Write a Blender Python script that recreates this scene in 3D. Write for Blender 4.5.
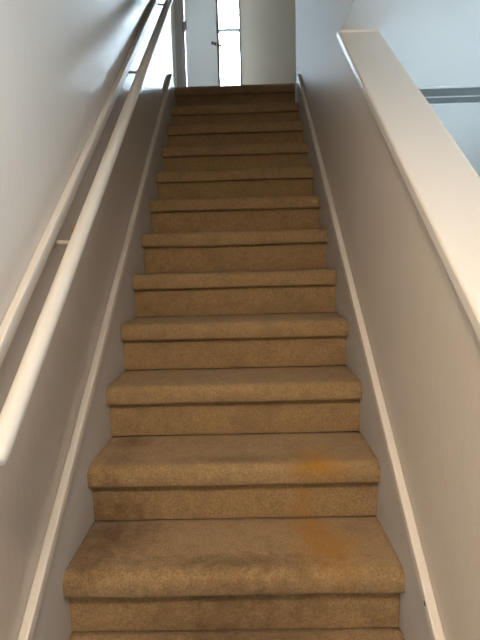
import bpy, bmesh, math, random
from mathutils import Matrix, Vector, noise

# ---------------------------------------------------------------- scene / camera / light
scene = bpy.context.scene
for o in list(bpy.data.objects):
    bpy.data.objects.remove(o, do_unlink=True)
COL = scene.collection

CAM = Vector((0.0582, -1.1875, 0.8140)); YAW, PITCH, ROLL = -0.0176, -0.1253, -0.0267
fw = Vector((math.sin(YAW)*math.cos(PITCH), math.cos(YAW)*math.cos(PITCH), math.sin(PITCH)))
rt = Vector((math.cos(YAW), -math.sin(YAW), 0)); up = rt.cross(fw)
rt2 = rt*math.cos(ROLL) + up*math.sin(ROLL); up2 = up*math.cos(ROLL) - rt*math.sin(ROLL)
cd = bpy.data.cameras.new('camera'); cam = bpy.data.objects.new('camera', cd); COL.objects.link(cam)
cd.sensor_fit = 'VERTICAL'; cd.sensor_height = 32.0; cd.lens = 24.0; cd.clip_start = 0.02
m = Matrix((rt2, up2, -fw)).transposed().to_4x4(); m.translation = CAM
cam.matrix_world = m
scene.camera = cam

world = bpy.data.worlds.new('sky'); scene.world = world; world.use_nodes = True
wn = world.node_tree.nodes; wn['Background'].inputs[0].default_value = (0.70, 0.85, 1.0, 1)
wn['Background'].inputs[1].default_value = 45.0

def portal(name, loc, rot, sx, sy):
    ld = bpy.data.lights.new(name, 'AREA'); ld.shape = 'RECTANGLE'; ld.size = sx; ld.size_y = sy
    ld.cycles.is_portal = True
    o = bpy.data.objects.new(name, ld); COL.objects.link(o); o.location = loc; o.rotation_euler = rot
LAMP = 135.0

vs = scene.view_settings
vs.view_transform = 'Standard'; vs.look = 'None'; vs.gamma = 1.0; vs.use_curve_mapping = False
vs.exposure = 0.15
scene.cycles.use_denoising = True
scene.cycles.max_bounces = 10; scene.cycles.diffuse_bounces = 6; scene.cycles.glossy_bounces = 4
scene.cycles.transparent_max_bounces = 8

# ---------------------------------------------------------------- dimensions (metres)
H, RUN, W2 = 0.19, 0.2364, 0.449        # rise, run, half width between the skirt boards
SL = H/RUN
NT, OV = 0.0655, 0.0276                 # nosing thickness, overhang
FLOOR, CEIL, LAND, CEIL2 = -0.76, 1.72, 11*H+0.02, 11*H+2.46
WX = 0.462                              # stair wall faces
TOPY = 11*RUN + 0.02                    # where the stair walls end
BACKY = 4.5                             # hall wall with the door
off = lambda y, d: y*SL + d

# ---------------------------------------------------------------- materials
def new_mat(name):
    mt = bpy.data.materials.new(name); mt.use_nodes = True
    nt = mt.node_tree; return mt, nt, nt.nodes['Principled BSDF']
def node(nt, t, **kw):
    n = nt.nodes.new(t)
    for k, v in kw.items(): setattr(n, k, v)
    return n
def paint(name, col, rough, bump=0.02, scale=(90, 90, 90), var=0.04, spec=0.5):
    mt, nt, b = new_mat(name)
    tc = node(nt, 'ShaderNodeTexCoord'); mp = node(nt, 'ShaderNodeMapping')
    mp.inputs['Scale'].default_value = scale
    nt.links.new(tc.outputs['Object'], mp.inputs[0])
    nz = node(nt, 'ShaderNodeTexNoise'); nz.inputs['Scale'].default_value = 1; nz.inputs['Detail'].default_value = 4
    nt.links.new(mp.outputs[0], nz.inputs['Vector'])
    bp = node(nt, 'ShaderNodeBump'); bp.inputs['Strength'].default_value = bump; bp.inputs['Distance'].default_value = 0.01
    nt.links.new(nz.outputs['Fac'], bp.inputs['Height']); nt.links.new(bp.outputs[0], b.inputs['Normal'])
    n2 = node(nt, 'ShaderNodeTexNoise'); n2.inputs['Scale'].default_value = 2.2; n2.inputs['Detail'].default_value = 5
    nt.links.new(tc.outputs['Object'], n2.inputs['Vector'])
    mx = node(nt, 'ShaderNodeMix', data_type='RGBA')
    mx.inputs[6].default_value = (*[c*(1-var) for c in col], 1); mx.inputs[7].default_value = (*[min(1, c*(1+var)) for c in col], 1)
    nt.links.new(n2.outputs['Fac'], mx.inputs[0]); nt.links.new(mx.outputs[2], b.inputs['Base Color'])
    b.inputs['Roughness'].default_value = rough; b.inputs['Specular IOR Level'].default_value = spec
    return mt

def carpet(name, base):
    mt, nt, b = new_mat(name)
    L = nt.links
    geo = node(nt, 'ShaderNodeNewGeometry')          # world position = the place's own metres
    def nz(scale, detail=3, rough=0.6):
        n = node(nt, 'ShaderNodeTexNoise'); n.inputs['Scale'].default_value = scale
        n.inputs['Detail'].default_value = detail; n.inputs['Roughness'].default_value = rough
        L.new(geo.outputs['Position'], n.inputs['Vector']); return n.outputs['Fac']
    def ramp(src, a, bb):
        r = node(nt, 'ShaderNodeMapRange'); r.inputs[1].default_value = a; r.inputs[2].default_value = bb
        L.new(src, r.inputs[0]); return r.outputs[0]
    def mix(fac, c1, c2):
        x = node(nt, 'ShaderNodeMix', data_type='RGBA'); L.new(fac, x.inputs[0])
        for i, c in ((6, c1), (7, c2)):
            if isinstance(c, tuple): x.inputs[i].default_value = (*c, 1)
            else: L.new(c, x.inputs[i])
        return x.outputs[2]
    def mul(a, bb):
        x = node(nt, 'ShaderNodeMath', operation='MULTIPLY'); L.new(a, x.inputs[0])
        if isinstance(bb, float): x.inputs[1].default_value = bb
        else: L.new(bb, x.inputs[1])
        return x.outputs[0]
    dark = tuple(c*0.62 for c in base); lite = tuple(min(1, c*1.22) for c in base)
    c = mix(ramp(nz(170, 3, 0.7), 0.30, 0.70), tuple(v*0.66 for v in base), tuple(min(1, v*1.34) for v in base))       # pile speckle
    c = mix(mul(ramp(nz(9, 5, 0.7), 0.48, 0.68), 0.5), c, dark)                   # traffic dirt
    c = mix(mul(ramp(nz(34, 4), 0.48, 0.7), 0.42), c, dark)
    def spot(centre, rad, col, amt, sc=(1, 1, 1)):
        nonlocal c
        mp = node(nt, 'ShaderNodeVectorMath', operation='SUBTRACT'); L.new(geo.outputs['Position'], mp.inputs[0]); mp.inputs[1].default_value = centre
        s = node(nt, 'ShaderNodeVectorMath', operation='MULTIPLY'); L.new(mp.outputs[0], s.inputs[0]); s.inputs[1].default_value = sc
        ln = node(nt, 'ShaderNodeVectorMath', operation='LENGTH'); L.new(s.outputs[0], ln.inputs[0])
        wob = node(nt, 'ShaderNodeMath', operation='MULTIPLY_ADD'); L.new(nz(26, 5, 0.75), wob.inputs[0]); wob.inputs[1].default_value = rad*1.6; L.new(ln.outputs['Value'], wob.inputs[2])
        f = ramp(wob.outputs[0], rad*1.75, rad*0.9)
        c = mix(mul(f, amt), c, col)
    org = (0.42, 0.19, 0.018)
    spot((0.265, 0.085, 0.0), 0.125, org, 0.8, (1, 0.8, 1)); spot((0.225, 0.19, 0.0), 0.08, org, 0.7)
    spot((0.262, 0.235, 0.19), 0.105, org, 0.85, (1, 0.75, 1)); spot((0.215, 0.236, 0.04), 0.06, org, 0.5, (1.6, 1, 0.7))
    deep = (base[0]*0.27, base[1]*0.21, base[2]*0.14); spot((-0.38, 0.16, 0.0), 0.20, deep, 0.8, (1, 1, 1)); spot((-0.40, 0.02, 0.0), 0.09, deep, 0.5); spot((0.0, 0.025, 0.0), 0.10, deep, 0.5, (0.3, 2.2, 1)); spot((0.0, 0.26, 0.19), 0.09, deep, 0.4, (0.3, 2.2, 1)); spot((-0.36, 0.27, 0.19), 0.09, deep, 0.5)
    spot((-0.36, 0.42, 0.19), 0.09, deep, 0.6); spot((0.02, -0.12, -0.19), 0.30, deep, 0.7, (0.7, 1, 1)); spot((0.36, 0.18, 0.0), 0.06, dark, 0.5)
    L.new(c, b.inputs['Base Color'])
    b.inputs['Roughness'].default_value = 0.95; b.inputs['Specular IOR Level'].default_value = 0.1
    b.inputs['Sheen Weight'].default_value = 0.12; b.inputs['Sheen Roughness'].default_value = 0.5
    ad = node(nt, 'ShaderNodeMath', operation='ADD'); L.new(nz(260, 3), ad.inputs[0]); L.new(mul(nz(60, 3), 0.8), ad.inputs[1])
    bp = node(nt, 'ShaderNodeBump'); bp.inputs['Strength'].default_value = 0.8; bp.inputs['Distance'].default_value = 0.007
    L.new(ad.outputs[0], bp.inputs['Height']); L.new(bp.outputs[0], b.inputs['Normal'])
    return mt

def plain(name, col, rough=0.5, metal=0.0, emit=None, es=0.0):
    mt, nt, b = new_mat(name)
    nz = node(nt, 'ShaderNodeTexNoise'); nz.inputs['Scale'].default_value = 60
    mr = node(nt, 'ShaderNodeMapRange'); mr.inputs[3].default_value = max(0, rough-0.05); mr.inputs[4].default_value = min(1, rough+0.05)
    nt.links.new(nz.outputs['Fac'], mr.inputs[0]); nt.links.new(mr.outputs[0], b.inputs['Roughness'])
    b.inputs['Base Color'].default_value = (*col, 1); b.inputs['Metallic'].default_value = metal
    if emit: b.inputs['Emission Color'].default_value = (*emit, 1); b.inputs['Emission Strength'].default_value = es
    return mt
def glass(name):
    mt = bpy.data.materials.new(name); mt.use_nodes = True; nt = mt.node_tree; nt.nodes.clear()
    out = node(nt, 'ShaderNodeOutputMaterial'); mx = node(nt, 'ShaderNodeMixShader'); tr = node(nt, 'ShaderNodeBsdfTransparent'); gl = node(nt, 'ShaderNodeBsdfGlossy')
    tr.inputs[0].default_value = (0.96, 0.98, 0.97, 1); gl.inputs['Roughness'].default_value = 0.02; mx.inputs[0].default_value = 0.06
    nt.links.new(tr.outputs[0], mx.inputs[1]); nt.links.new(gl.outputs[0], mx.inputs[2]); nt.links.new(mx.outputs[0], out.inputs[0])
    return mt

M = {}
M['wall'] = paint('wall_paint', (0.54, 0.475, 0.415), 0.26, 0.10, (60, 60, 25))
M['hallwall'] = paint('hall_paint', (0.52, 0.45, 0.37), 0.45, 0.06)
M['trim'] = paint('trim_paint', (0.70, 0.645, 0.585), 0.32, 0.03, (40, 40, 40))
M['skirt'] = paint('skirt_paint', (0.55, 0.535, 0.52), 0.38, 0.04, (50, 50, 50))
M['ceil'] = paint('ceiling_paint', (0.76, 0.77, 0.77), 0.8, 0.12, (120, 120, 120), 0.02)
M['door'] = paint('door_paint', (0.80, 0.79, 0.77), 0.35, 0.02)
M['carpet'] = carpet('carpet', (0.40, 0.258, 0.128))
M['metal'] = plain('bracket_metal', (0.45, 0.42, 0.38), 0.35, 1.0)
M['brown'] = plain('worn_bracket', (0.24, 0.12, 0.05), 0.5)
M['knob'] = plain('knob_metal', (0.22, 0.20, 0.18), 0.3, 1.0)
M['vent'] = plain('vent_slat_paint', (0.36, 0.40, 0.395), 0.5)
M['white'] = plain('white_enamel', (0.78, 0.80, 0.80), 0.4)
M['lamp'] = plain('lamp_glass', (0.9, 0.85, 0.75), 0.4, 0, (1.0, 0.80, 0.57), LAMP)
M['ground'] = paint('outside_ground', (0.40, 0.41, 0.42), 0.9, 0.2, (3, 3, 3), 0.2, 0.1)
M['vinyl'] = paint('floor_vinyl', (0.36, 0.39, 0.42), 0.5, 0.05)
M['wallr'] = paint('half_wall_paint', (0.60, 0.53, 0.46), 0.48, 0.10, (60, 60, 25), 0.04, 0.2)
M['sash'] = plain('sash_backlit_tone', (0.10, 0.115, 0.12), 0.5)  # backlit shade of the meeting rail, put into its dark colour
M['casing'] = paint('casing_paint', (0.24, 0.205, 0.18), 0.45, 0.03)
M['bath'] = paint('white_wall_paint', (0.78, 0.79, 0.80), 0.6, 0.03)
M['glass'] = glass('window_glass')
M['chip'] = plain('bare_wood_chip', (0.22, 0.12, 0.06), 0.7)

# ---------------------------------------------------------------- mesh helpers
def add_box(bm, x0, x1, y0, y1, z0, z1):
    v = [bm.verts.new((x, y, z)) for x in (x0, x1) for y in (y0, y1) for z in (z0, z1)]
    for f in ((0, 1, 3, 2), (4, 6, 7, 5), (0, 4, 5, 1), (2, 3, 7, 6), (0, 2, 6, 4), (1, 5, 7, 3)):
        bm.faces.new([v[i] for i in f])
def add_prism(bm, pts, x0, x1):             # polygon in (y, z), extruded along x
    a = [bm.verts.new((x0, y, z)) for y, z in pts]; b = [bm.verts.new((x1, y, z)) for y, z in pts]
    bm.faces.new(a); bm.faces.new(b[::-1]); n = len(pts)
    for i in range(n): bm.faces.new([a[i], b[i], b[(i+1) % n], a[(i+1) % n]])
def add_tube(bm, p0, p1, r, n=20, r1=None, caps=True):
    p0, p1 = Vector(p0), Vector(p1); d = (p1-p0).normalized()
    u = d.orthogonal().normalized(); w = d.cross(u); r1 = r if r1 is None else r1
    A = [bm.verts.new(p0+(u*math.cos(t)+w*math.sin(t))*r) for t in [2*math.pi*i/n for i in range(n)]]
    B = [bm.verts.new(p1+(u*math.cos(t)+w*math.sin(t))*r1) for t in [2*math.pi*i/n for i in range(n)]]
    for i in range(n): bm.faces.new([A[i], A[(i+1) % n], B[(i+1) % n], B[i]])
    if caps: bm.faces.new(A[::-1]); bm.faces.new(B)
def add_lathe(bm, origin, axis, prof, n=24):   # prof: (distance along axis, radius)
    o, d = Vector(origin), Vector(axis).normalized(); u = d.orthogonal().normalized(); w = d.cross(u); rings = []
    for t, r in prof:
        rings.append([bm.verts.new(o+d*t+(u*math.cos(a)+w*math.sin(a))*max(r, 1e-4)) for a in [2*math.pi*i/n for i in range(n)]])
    for A, B in zip(rings, rings[1:]):
        for i in range(n): bm.faces.new([A[i], A[(i+1) % n], B[(i+1) % n], B[i]])
    bm.faces.new(rings[0][::-1]); bm.faces.new(rings[-1])
def obj(name, bm, mat, parent=None, smooth=False, bevel=0.0, seg=2):
    bmesh.ops.recalc_face_normals(bm, faces=bm.faces)
    me = bpy.data.meshes.new(name); bm.to_mesh(me); bm.free()
    me.materials.append(M[mat])
    if smooth:
        for p in me.polygons: p.use_smooth = True
    o = bpy.data.objects.new(name, me); COL.objects.link(o)
    if parent: o.parent = parent
    if bevel:
        b = o.modifiers.new('bevel', 'BEVEL'); b.width = bevel; b.segments = seg; b.limit_method = 'ANGLE'; b.angle_limit = math.radians(40)
        b.harden_normals = False
    return o
def boxes(name, mat, bs, parent=None, bevel=0.0):
    bm = bmesh.new()
    for b in bs: add_box(bm, *b)
    return obj(name, bm, mat, parent, bevel=bevel)
def empty(name, loc=(0, 0, 0)):
    o = bpy.data.objects.new(name, None); COL.objects.link(o); o.location = loc; o.empty_display_size = 0.1; return o
def tag(o, label, cat=None, kind=None, group=None):
    o['label'] = label
    if cat: o['category'] = cat
    if kind: o['kind'] = kind
    if group: o['group'] = group
    return o
def struct(o, label, cat): return tag(o, label, cat, 'structure')

# ---------------------------------------------------------------- the setting
X1, Y0, Y1 = 5.0, -3.6, 5.0             # lower room
WT = 0.14                               # right stair wall thickness
XR = WX + WT
HY = -0.6                               # front edge of the stairwell opening
ye0 = (CEIL-0.967)/SL
struct(boxes('floor', 'vinyl', [(-WX-0.12, X1, Y0, Y1, FLOOR-0.1, FLOOR)]), 'pale grey floor at the foot of the stairs', 'floor')
struct(boxes('ceiling', 'ceil', [(XR, X1, Y0, Y1, CEIL, CEIL+0.1), (-WX, XR, Y0, HY, CEIL, CEIL+0.1), (WX, XR, HY, ye0, CEIL, CEIL+0.002)]),
       'white bluish ceiling of the room beyond the half wall', 'ceiling')
struct(boxes('wall_left', 'wall', [(-WX-0.12, -WX, Y0, TOPY, FLOOR, CEIL2)]), 'glossy taupe stair wall behind the white handrail', 'wall')
# right wall: sloping half wall, full height where it meets the upper floor
CAP, CT = 1.005, 0.038
ys = -0.74
ye = (CEIL-(CAP-CT))/SL
bm = bmesh.new()
add_prism(bm, [(ys, FLOOR), (TOPY, FLOOR), (TOPY, CEIL2), (HY, CEIL2), (HY, CEIL+0.002), (ye, CEIL+0.002), (ys, off(ys, CAP-CT))], WX, XR)
struct(obj('wall_right', bm, 'wallr'), 'taupe half wall rising beside the stairs under a sloping cap', 'wall')
bm = bmesh.new(); ye2 = (CEIL-CAP)/SL
add_prism(bm, [(ys-0.02, off(ys-0.02, CAP-CT)), (ye, CEIL-0.001), (ye2, CEIL-0.001), (ys-0.02, off(ys-0.02, CAP))], W2-0.001, XR+0.012)
struct(obj('trim_1', bm, 'trim', bevel=0.006, seg=3), 'wide beige sloping wooden cap on top of the half wall', 'cap')
struct(boxes('trim_2', 'trim', [(W2+0.004, XR+0.01, ye2-0.016, ye2+0.004, CEIL-0.022, CEIL-0.001)], bevel=0.003), 'pale thin strip where the sloping cap meets the ceiling', 'trim')
struct(boxes('wall_header', 'wall', [(-WX, WX, HY-0.12, HY, CEIL+0.1, CEIL2)]), 'taupe wall above the stair entrance', 'wall')
# room shell downstairs
def wall_hole(name, axis, a, b, u0, u1, z0, z1, hole, mat, label):
    h0, h1, g0, g1 = hole
    bs = [(u0, h0, z0, z1), (h1, u1, z0, z1), (h0, h1, z0, g0), (h0, h1, g1, z1)]
    bs = [q for q in bs if q[1]-q[0] > 1e-4 and q[3]-q[2] > 1e-4]
    f = (lambda q: (a, b, q[0], q[1], q[2], q[3])) if axis == 0 else (lambda q: (q[0], q[1], a, b, q[2], q[3]))
    return struct(boxes(name, mat, [f(q) for q in bs]), label, 'wall')
W_E = (-1.9, 1.9, 0.25, 1.35)           # east window (y, z)
W_H = (2.75, 3.20, LAND+1.0, LAND+1.9)  # window at the left end of the landing (y, z)
wall_hole('wall_side', 0, X1, X1+0.12, Y0, Y1, FLOOR, CEIL, W_E, 'hallwall', 'taupe outer wall of the lower room with a window')
struct(boxes('wall_front', 'hallwall', [(-WX-0.12, X1+0.12, Y0-0.12, Y0, FLOOR, CEIL)]), 'taupe front wall of the lower room', 'wall')
struct(boxes('wall_back', 'hallwall', [(XR, X1+0.12, Y1, Y1+0.12, FLOOR, CEIL)]), 'taupe far wall of the lower room', 'wall')
struct(boxes('wall_inner', 'hallwall', [(XR-0.12, XR, TOPY+0.1, Y1+0.12, FLOOR, CEIL+0.1)]), 'taupe inner wall of the lower room behind the stairs', 'wall')
struct(boxes('wall_understair', 'hallwall', [(-WX-0.12, XR, TOPY, TOPY+0.1, FLOOR, LAND-0.12)]), 'wall closing the space under the stairs', 'wall')
# upper hall
HX = 2.4
struct(boxes('floor_upper', 'carpet', [(-HX, HX, TOPY+0.0, 5.5, LAND-0.12, LAND)]), 'tan carpeted landing floor at the top of the stairs', 'floor')
struct(boxes('ceiling_upper', 'ceil', [(-HX-0.1, HX+0.1, HY-0.12, 5.6, CEIL2, CEIL2+0.1)]), 'white ceiling over the stairwell and landing', 'ceiling')
DX0, DX1, DZ = -0.585, 0.045, LAND+2.04  # door opening
wall_hole('wall_hall', 1, BACKY, BACKY+0.12, -HX, HX, LAND, CEIL2, (DX0, DX1, LAND, DZ), 'hallwall', 'beige landing wall right of the open white door')
struct(boxes('wall_hall_near', 'hallwall', [(-HX, -WX-0.12, TOPY-0.12, TOPY, LAND, CEIL2), (XR, HX, TOPY-0.12, TOPY, LAND, CEIL2)]), 'landing walls to both sides of the stairs', 'wall')
wall_hole('wall_hall_left', 0, -HX-0.1, -HX, TOPY-0.12, 5.5, LAND, CEIL2, W_H, 'hallwall', 'left end wall of the upper landing with a window')
struct(boxes('wall_hall_right', 'hallwall', [(HX, HX+0.1, TOPY-0.12, 5.5, LAND, CEIL2)]), 'right end wall of the upper landing', 'wall')
W_B = (-0.30, 0.75, LAND+0.62, LAND+2.25)
BY = 5.4
wall_hole('wall_outer', 1, BY, BY+0.12, -HX, HX, LAND, CEIL2, W_B, 'bath', 'outer wall behind the open door with a bright window')

struct(boxes('ground', 'ground', [(-60, 60, -60, 60, FLOOR-0.6, FLOOR-0.5)]), 'pale grey paved ground outside the house', 'ground')

struct(boxes('wall_bounce_left', 'bath', [(-1.0, -0.9, BACKY+0.12, BY, LAND, CEIL2)]), 'added white left partition bouncing light in the bright room', 'wall')  # unseen partition, added to make the room smaller for brighter bounce
struct(boxes('wall_bounce_right', 'bath', [(1.1, 1.2, BACKY+0.12, BY, LAND, CEIL2)]), 'added white right partition bouncing light in the bright room', 'wall')  # its unseen counterpart, likewise added for bounced light
# ---------------------------------------------------------------- skirt boards and mouldings along the stairs
ya = -0.74
for s, nm, dt in ((-1, 'left', 0.0), (1, 'right', 0.0)):
    xs = sorted((s*W2, s*WX)); yb = 2.40 if s < 0 else 2.33
    bm = bmesh.new()
    add_prism(bm, [(ya, FLOOR), (TOPY, off(TOPY, -0.75)), (TOPY, LAND-0.005), (yb, off(yb, 0.17)), (ya, off(ya, 0.17))], *xs)
    struct(obj('baseboard_'+nm, bm, 'skirt', bevel=0.001), 'pale grey skirt board along the %s side of the carpeted steps' % nm, 'skirt board')
    xs = sorted((s*(W2-0.010), s*WX))
    bm = bmesh.new()
    add_prism(bm, [(ya-0.01, off(ya-0.01, 0.168)), (yb, off(yb, 0.168)), (yb, off(yb, 0.205)), (ya-0.01, off(ya-0.01, 0.205))], *xs)
    struct(obj('trim_%d' % (3 if s < 0 else 4), bm, 'trim', bevel=0.004, seg=3), 'thin cream moulding on the %s skirt board' % nm, 'moulding')

bm = bmesh.new(); add_lathe(bm, (W2-0.0095, -0.19, off(-0.19, 0.188)), (-1, 0, 0), [(0, 0.007), (0.0008, 0.006), (0.001, 0.003)], 9)
o = obj('chipped_spot', bm, 'chip', bpy.data.objects['trim_4']); o['label'] = 'small brown chip in the paint'

# ---------------------------------------------------------------- staircase
stairs = empty('staircase', (0, 0, FLOOR))
tag(stairs, 'steep straight flight of stairs covered in worn tan carpet', 'staircase')
def local(o): o.location = Vector((0, 0, -FLOOR)); return o
def nose_profile():
    yf = -OV; pts = []
    rt_, rb = 0.030, 0.011
    for i in range(8):
        a = math.pi/2*i/7; pts.append((yf+rt_-rt_*math.sin(a), -rt_+rt_*math.cos(a)))
    for i in range(1, 6):
        a = math.pi/2*i/5; pts.append((yf+rb-rb*math.cos(a), -NT+rb-rb*math.sin(a)))
    return pts
def make_step(k):
    y0, z0 = k*RUN, (k*H if k < 11 else LAND); NX = 44
    depth = RUN if k < 11 else 0.019
    bk = 0.019
    top = [(depth+bk if k < 11 else depth, -0.003)] + ([(depth*t, 0.0) for t in (0.95, 0.75, 0.5, 0.25, 0.08)] if k < 11 else [(0.012, 0.0)])
    prof = top + nose_profile() + [(0.012, -NT+0.003), (0.014, -0.04), (depth+(bk if k < 11 else 0), -0.04)]
    ctop = len(top)
    bm = bmesh.new(); rows = []
    for i in range(NX+1):
        x = -W2-0.004+(2*W2+0.008)*i/NX; e = min(i, NX-i)
        row = []
        for j, (py, pz) in enumerate(prof):
            p = Vector((x*5, (y0+py)*9, (z0+pz)*9))
            n1 = noise.noise(p+Vector((k*3.1, 0, 0))); n2 = noise.noise(Vector((x*2.3+k*7, k*1.7, 0))); n3 = noise.noise(p*4)
            dy = dz = 0.0
            if ctop <= j < len(prof)-2:
                w = min(1.0, (j-ctop)/6.0)
                dz = w*(0.0035*n2+0.0018*n1)+0.001*n3; dy = -0.003*n1*w-0.001*n3
            elif 0 < j < ctop: dz = 0.0015*n1+0.0008*n3
            if e < 2 and 0 < j < len(prof)-2: dz -= (2-e)*0.0008; dy += (2-e)*0.0008*(1 if j >= ctop else 0)
            row.append(bm.verts.new((x, y0+py+dy, z0+pz+dz)))
        rows.append(row)
    n = len(prof)
    for A, B in zip(rows, rows[1:]):
        for j in range(n): bm.faces.new([A[j], A[(j+1) % n], B[(j+1) % n], B[j]])
    bm.faces.new(rows[0]); bm.faces.new(rows[-1][::-1])
    local(obj('tread', bm, 'carpet', stairs, smooth=True))
    # riser: a carpeted upright face
    bm = bmesh.new(); NZ = 8; F = []
    zt, zb = z0-NT+0.012, (k-1)*H+0.0005
    for i in range(NX+1):
        x = -W2+0.001+(2*W2-0.002)*i/NX; col = []
        for j in range(NZ+1):
            z = zb+(zt-zb)*j/NZ
            d = 0.0022*noise.noise(Vector((x*6, k*5.3, z*10)))+0.0008*noise.noise(Vector((x*30, k*5.3, z*40)))
            col.append(bm.verts.new((x, y0+0.009+d, z)))
        F.append(col)
    for A, B in zip(F, F[1:]):
        for j in range(NZ): bm.faces.new([A[j], B[j], B[j+1], A[j+1]])
    fs = list(bm.faces)
    r = bmesh.ops.extrude_face_region(bm, geom=fs)
    for v in [g for g in r['geom'] if isinstance(g, bmesh.types.BMVert)]: v.co.y = y0+0.0175
    local(obj('riser', bm, 'carpet', stairs, smooth=False))
for k in range(-3, 12): make_step(k)

# ---------------------------------------------------------------- handrail on the left wall
XRAIL, DR, RR = -0.374, 0.828, 0.0195
hr = empty('handrail', (-WX, ya, off(ya, 0.75)))
tag(hr, 'round white handrail on a backing board along the left wall', 'handrail')
def hpart(name, bm, mat, **kw):
    o = obj(name, bm, mat, hr, **kw); o.location = -hr.location; return o
bm = bmesh.new()
yt = TOPY-0.06
add_prism(bm, [(-0.75, off(-0.75, 0.810)), (yt, off(yt, 0.810)), (yt, off(yt, 0.852)), (-0.75, off(-0.75, 0.852))], -WX, -WX+0.020)
hpart('backing_board', bm, 'trim', bevel=0.003)
bm = bmesh.new()
d = Vector((0, 1, SL)).normalized()
p0 = Vector((XRAIL, -0.425, off(-0.425, DR))); p1 = Vector((XRAIL, TOPY-0.08, off(TOPY-0.08, DR))); Ln = (p1-p0).length
add_lathe(bm, p0, d, [(0, 0.012), (0.004, 0.018), (0.010, RR-0.001), (0.016, RR)]+[(0.016+(Ln-0.032)*i/20, RR) for i in range(1, 20)]+[(Ln-0.016, RR), (Ln-0.006, RR-0.003), (Ln, 0.012)], 28)
hpart('rail', bm, 'trim', smooth=True)
for i, yb_ in enumerate((0.105, 1.09, 2.0)):
    bm = bmesh.new(); zc = off(yb_, DR)
    add_lathe(bm, (-WX, yb_, zc-0.040), (1, 0, 0), [(0, 0.016), (0.004, 0.016), (0.007, 0.010)], 20)     # wall plate
    pts = [Vector((-WX+0.004, yb_, zc-0.040)), Vector((-WX+0.045, yb_, zc-0.042)), Vector((XRAIL-0.004, yb_, zc-0.036)), Vector((XRAIL, yb_, zc-0.020))]
    for a, b in zip(pts, pts[1:]): add_tube(bm, a, b, 0.006, 12)
    add_prism(bm, [(yb_-0.03, off(yb_-0.03, DR)-RR*1.28-0.004), (yb_+0.03, off(yb_+0.03, DR)-RR*1.28-0.004), (yb_+0.03, off(yb_+0.03, DR)-RR*1.28+0.004), (yb_-0.03, off(yb_-0.03, DR)-RR*1.28+0.004)], XRAIL-0.009, XRAIL+0.009)
    br = hpart('bracket', bm, 'wall' if i == 0 else 'metal')
    if i == 0:
        sd = boxes('saddle', 'brown', [(XRAIL-RR-0.012, XRAIL-RR*0.5, yb_-0.008, yb_+0.008, zc-0.030, zc+0.002)], br, 0.002); sd['label'] = 'brown bare saddle block'

# ---------------------------------------------------------------- door at the top of the stairs
door = empty('door_1', (DX0, BACKY, LAND)); struct(door, 'white door standing ajar on the landing, bright room behind', 'door')
def at(o, e): o.location = -Vector(e.location); return o
for q in ((DX0-0.095, DX0-0.008, BACKY-0.018, BACKY, LAND, DZ+0.085), (DX0-0.008, DX1+0.008, BACKY-0.018, BACKY, DZ+0.008, DZ+0.085)):
    at(boxes('casing', 'casing', [q], door, 0.004), door)
for q in ((DX0, DX0+0.012, BACKY-0.01, BACKY+0.13, LAND, DZ), (DX1-0.012, DX1, BACKY-0.01, BACKY+0.13, LAND, DZ), (DX0+0.012, DX1-0.012, BACKY-0.01, BACKY+0.13, DZ-0.012, DZ)):
    at(boxes('jamb', 'casing', [q], door, 0.002), door)
ANG = math.radians(-49.5); DW = 0.60
leaf = boxes('door_leaf', 'door', [(0.042, DW, -0.018, 0.017, 0.012, 2.02)], door, 0.002)
leaf.location = (0.014, -0.014, 0); leaf.rotation_euler = (0, 0, ANG)
for zh in (0.24, 1.27, 1.82):
    bm = bmesh.new(); add_tube(bm, (0.008, -0.004, zh-0.045), (0.008, -0.004, zh+0.045), 0.008, 12)
    add_box(bm, 0.008, 0.07, -0.0205, -0.018, zh-0.045, zh+0.045); add_box(bm, -0.008, 0.03, -0.006, -0.003, zh-0.045, zh+0.045)
    obj('hinge', bm, 'metal', leaf)
for sd in (-1, 1):
    bm = bmesh.new()
    add_lathe(bm, (DW-0.026, -0.018 if sd < 0 else 0.017, 0.90), (0, sd, 0), [(0, 0.018), (0.004, 0.018), (0.006, 0.009), (0.024, 0.009), (0.028, 0.013), (0.036, 0.016), (0.043, 0.013), (0.047, 0.005)], 24)
    obj('knob', bm, 'knob', leaf, smooth=True)

# ---------------------------------------------------------------- windows
def window(name, axis, a, rect, inward, label, meet=None):
    u0, u1, z0, z1 = rect
    e = empty(name, ((a, (u0+u1)/2, z0) if axis == 0 else ((u0+u1)/2, a, z0))); struct(e, label, 'window')
    def bx(nm, mat, d0, d1, p0, p1, q0, q1, bev=0.003):
        lo, hi = sorted((a+d0, a+d1))
        o = boxes(nm, mat, [(lo, hi, p0, p1, q0, q1) if axis == 0 else (p0, p1, lo, hi, q0, q1)], e, bev); o.location = -e.location; return o
    i = inward; t = 0.05
    for r in ((u0, u0+t, z0, z1), (u1-t, u1, z0, z1), (u0+t, u1-t, z0, z0+t), (u0+t, u1-t, z1-t, z1)):
        bx('frame', 'white', -i*0.09, -i*0.02, *r)
    zm = meet if meet else (z0+z1)/2
    bx('meeting_rail', 'sash', -i*0.075, -i*0.03, u0+t, u1-t, zm-0.018, zm+0.018)
    bx('pane', 'glass', -i*0.062, -i*0.058, u0+t, u1-t, z0+t, zm-0.018, 0); bx('pane', 'glass', -i*0.052, -i*0.048, u0+t, u1-t, zm+0.018, z1-t, 0)
    bx('sill', 'white', -i*0.02, i*0.05, u0-0.03, u1+0.03, z0-0.03, z0)
window('window_1', 1, BY, W_B, -1, 'bright sash window seen past the open door', LAND+1.65)
window('window_2', 0, X1, W_E, -1, 'wide window in the side wall of the lower room')
window('window_3', 0, -HX, W_H, 1, 'sash window at the left end of the landing')
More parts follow.
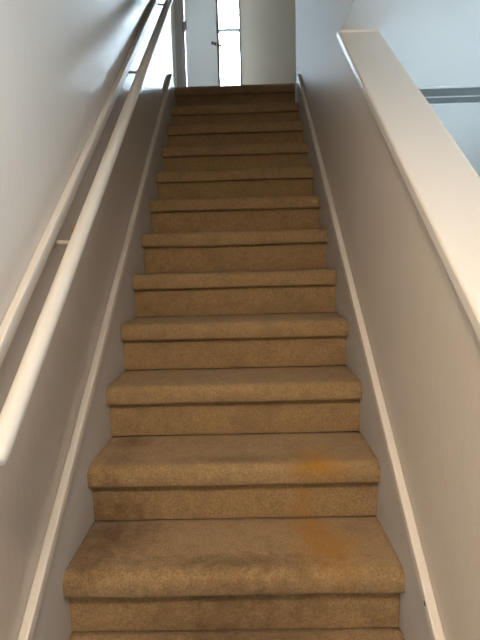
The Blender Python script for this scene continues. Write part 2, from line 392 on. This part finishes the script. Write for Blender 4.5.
portal('window_daylight', ((W_B[0]+W_B[1])/2, BY+0.13, (W_B[2]+W_B[3])/2), (math.radians(-90), 0, 0), W_B[1]-W_B[0], W_B[3]-W_B[2])
portal('window_daylight', (X1+0.13, (W_E[0]+W_E[1])/2, (W_E[2]+W_E[3])/2), (0, math.radians(90), 0), W_E[3]-W_E[2], W_E[1]-W_E[0])
portal('window_daylight', (-HX-0.13, (W_H[0]+W_H[1])/2, (W_H[2]+W_H[3])/2), (0, math.radians(-90), 0), W_H[3]-W_H[2], W_H[1]-W_H[0])

# ---------------------------------------------------------------- ceiling vent in the lower room
VX0, VX1 = 0.93, 1.475
vent = empty('ceiling_vent', (VX0, 1.585, CEIL)); tag(vent, 'white framed ceiling air vent with two rows of dark grey slats', 'vent')
vz0, vz1 = CEIL-0.005, CEIL-0.0005
for q in ((VX0-0.03, VX1+0.03, 1.570, 1.602), (VX0-0.03, VX1+0.03, 1.736, 1.756), (VX0-0.03, VX1+0.03, 1.868, 1.895), (VX0-0.03, VX0, 1.602, 1.736), (VX1, VX1+0.03, 1.602, 1.736), (VX0-0.03, VX0, 1.756, 1.868), (VX1, VX1+0.03, 1.756, 1.868)):
    at(boxes('frame', 'white', [(*q, vz0, vz1)], vent, 0.002), vent)
for y0_, y1_, n in ((1.602, 1.736, 7), (1.756, 1.868, 5)):
    at(boxes('backing', 'vent', [(VX0, VX1, y0_, y1_, CEIL-0.003, CEIL-0.0005)], vent), vent)
    for i in range(n):
        yc = y0_+(y1_-y0_)*(i+0.5)/n
        bm = bmesh.new(); add_prism(bm, [(yc-0.0075, CEIL-0.0075), (yc-0.006, CEIL-0.0085), (yc+0.0075, CEIL-0.004), (yc+0.006, CEIL-0.003)], VX0, VX1)
        at(obj('slat', bm, 'vent', vent), vent)

# ---------------------------------------------------------------- ceiling lamp at the foot of the stairs
LX, LY = 0.0, -1.4
lamp = empty('ceiling_lamp', (LX, LY, CEIL)); tag(lamp, 'round ceiling lamp with a warm glass bowl over the stair foot', 'lamp')
bm = bmesh.new(); add_lathe(bm, (LX, LY, CEIL-0.0005), (0, 0, -1), [(0, 0.15), (0.018, 0.15), (0.024, 0.14)], 32); at(obj('base', bm, 'white', lamp), lamp)
bm = bmesh.new(); add_lathe(bm, (LX, LY, CEIL-0.024), (0, 0, -1), [(0, 0.135), (0.02, 0.133), (0.045, 0.118), (0.065, 0.09), (0.08, 0.05), (0.086, 0.01)], 32); at(obj('shade', bm, 'lamp', lamp, smooth=True), lamp)
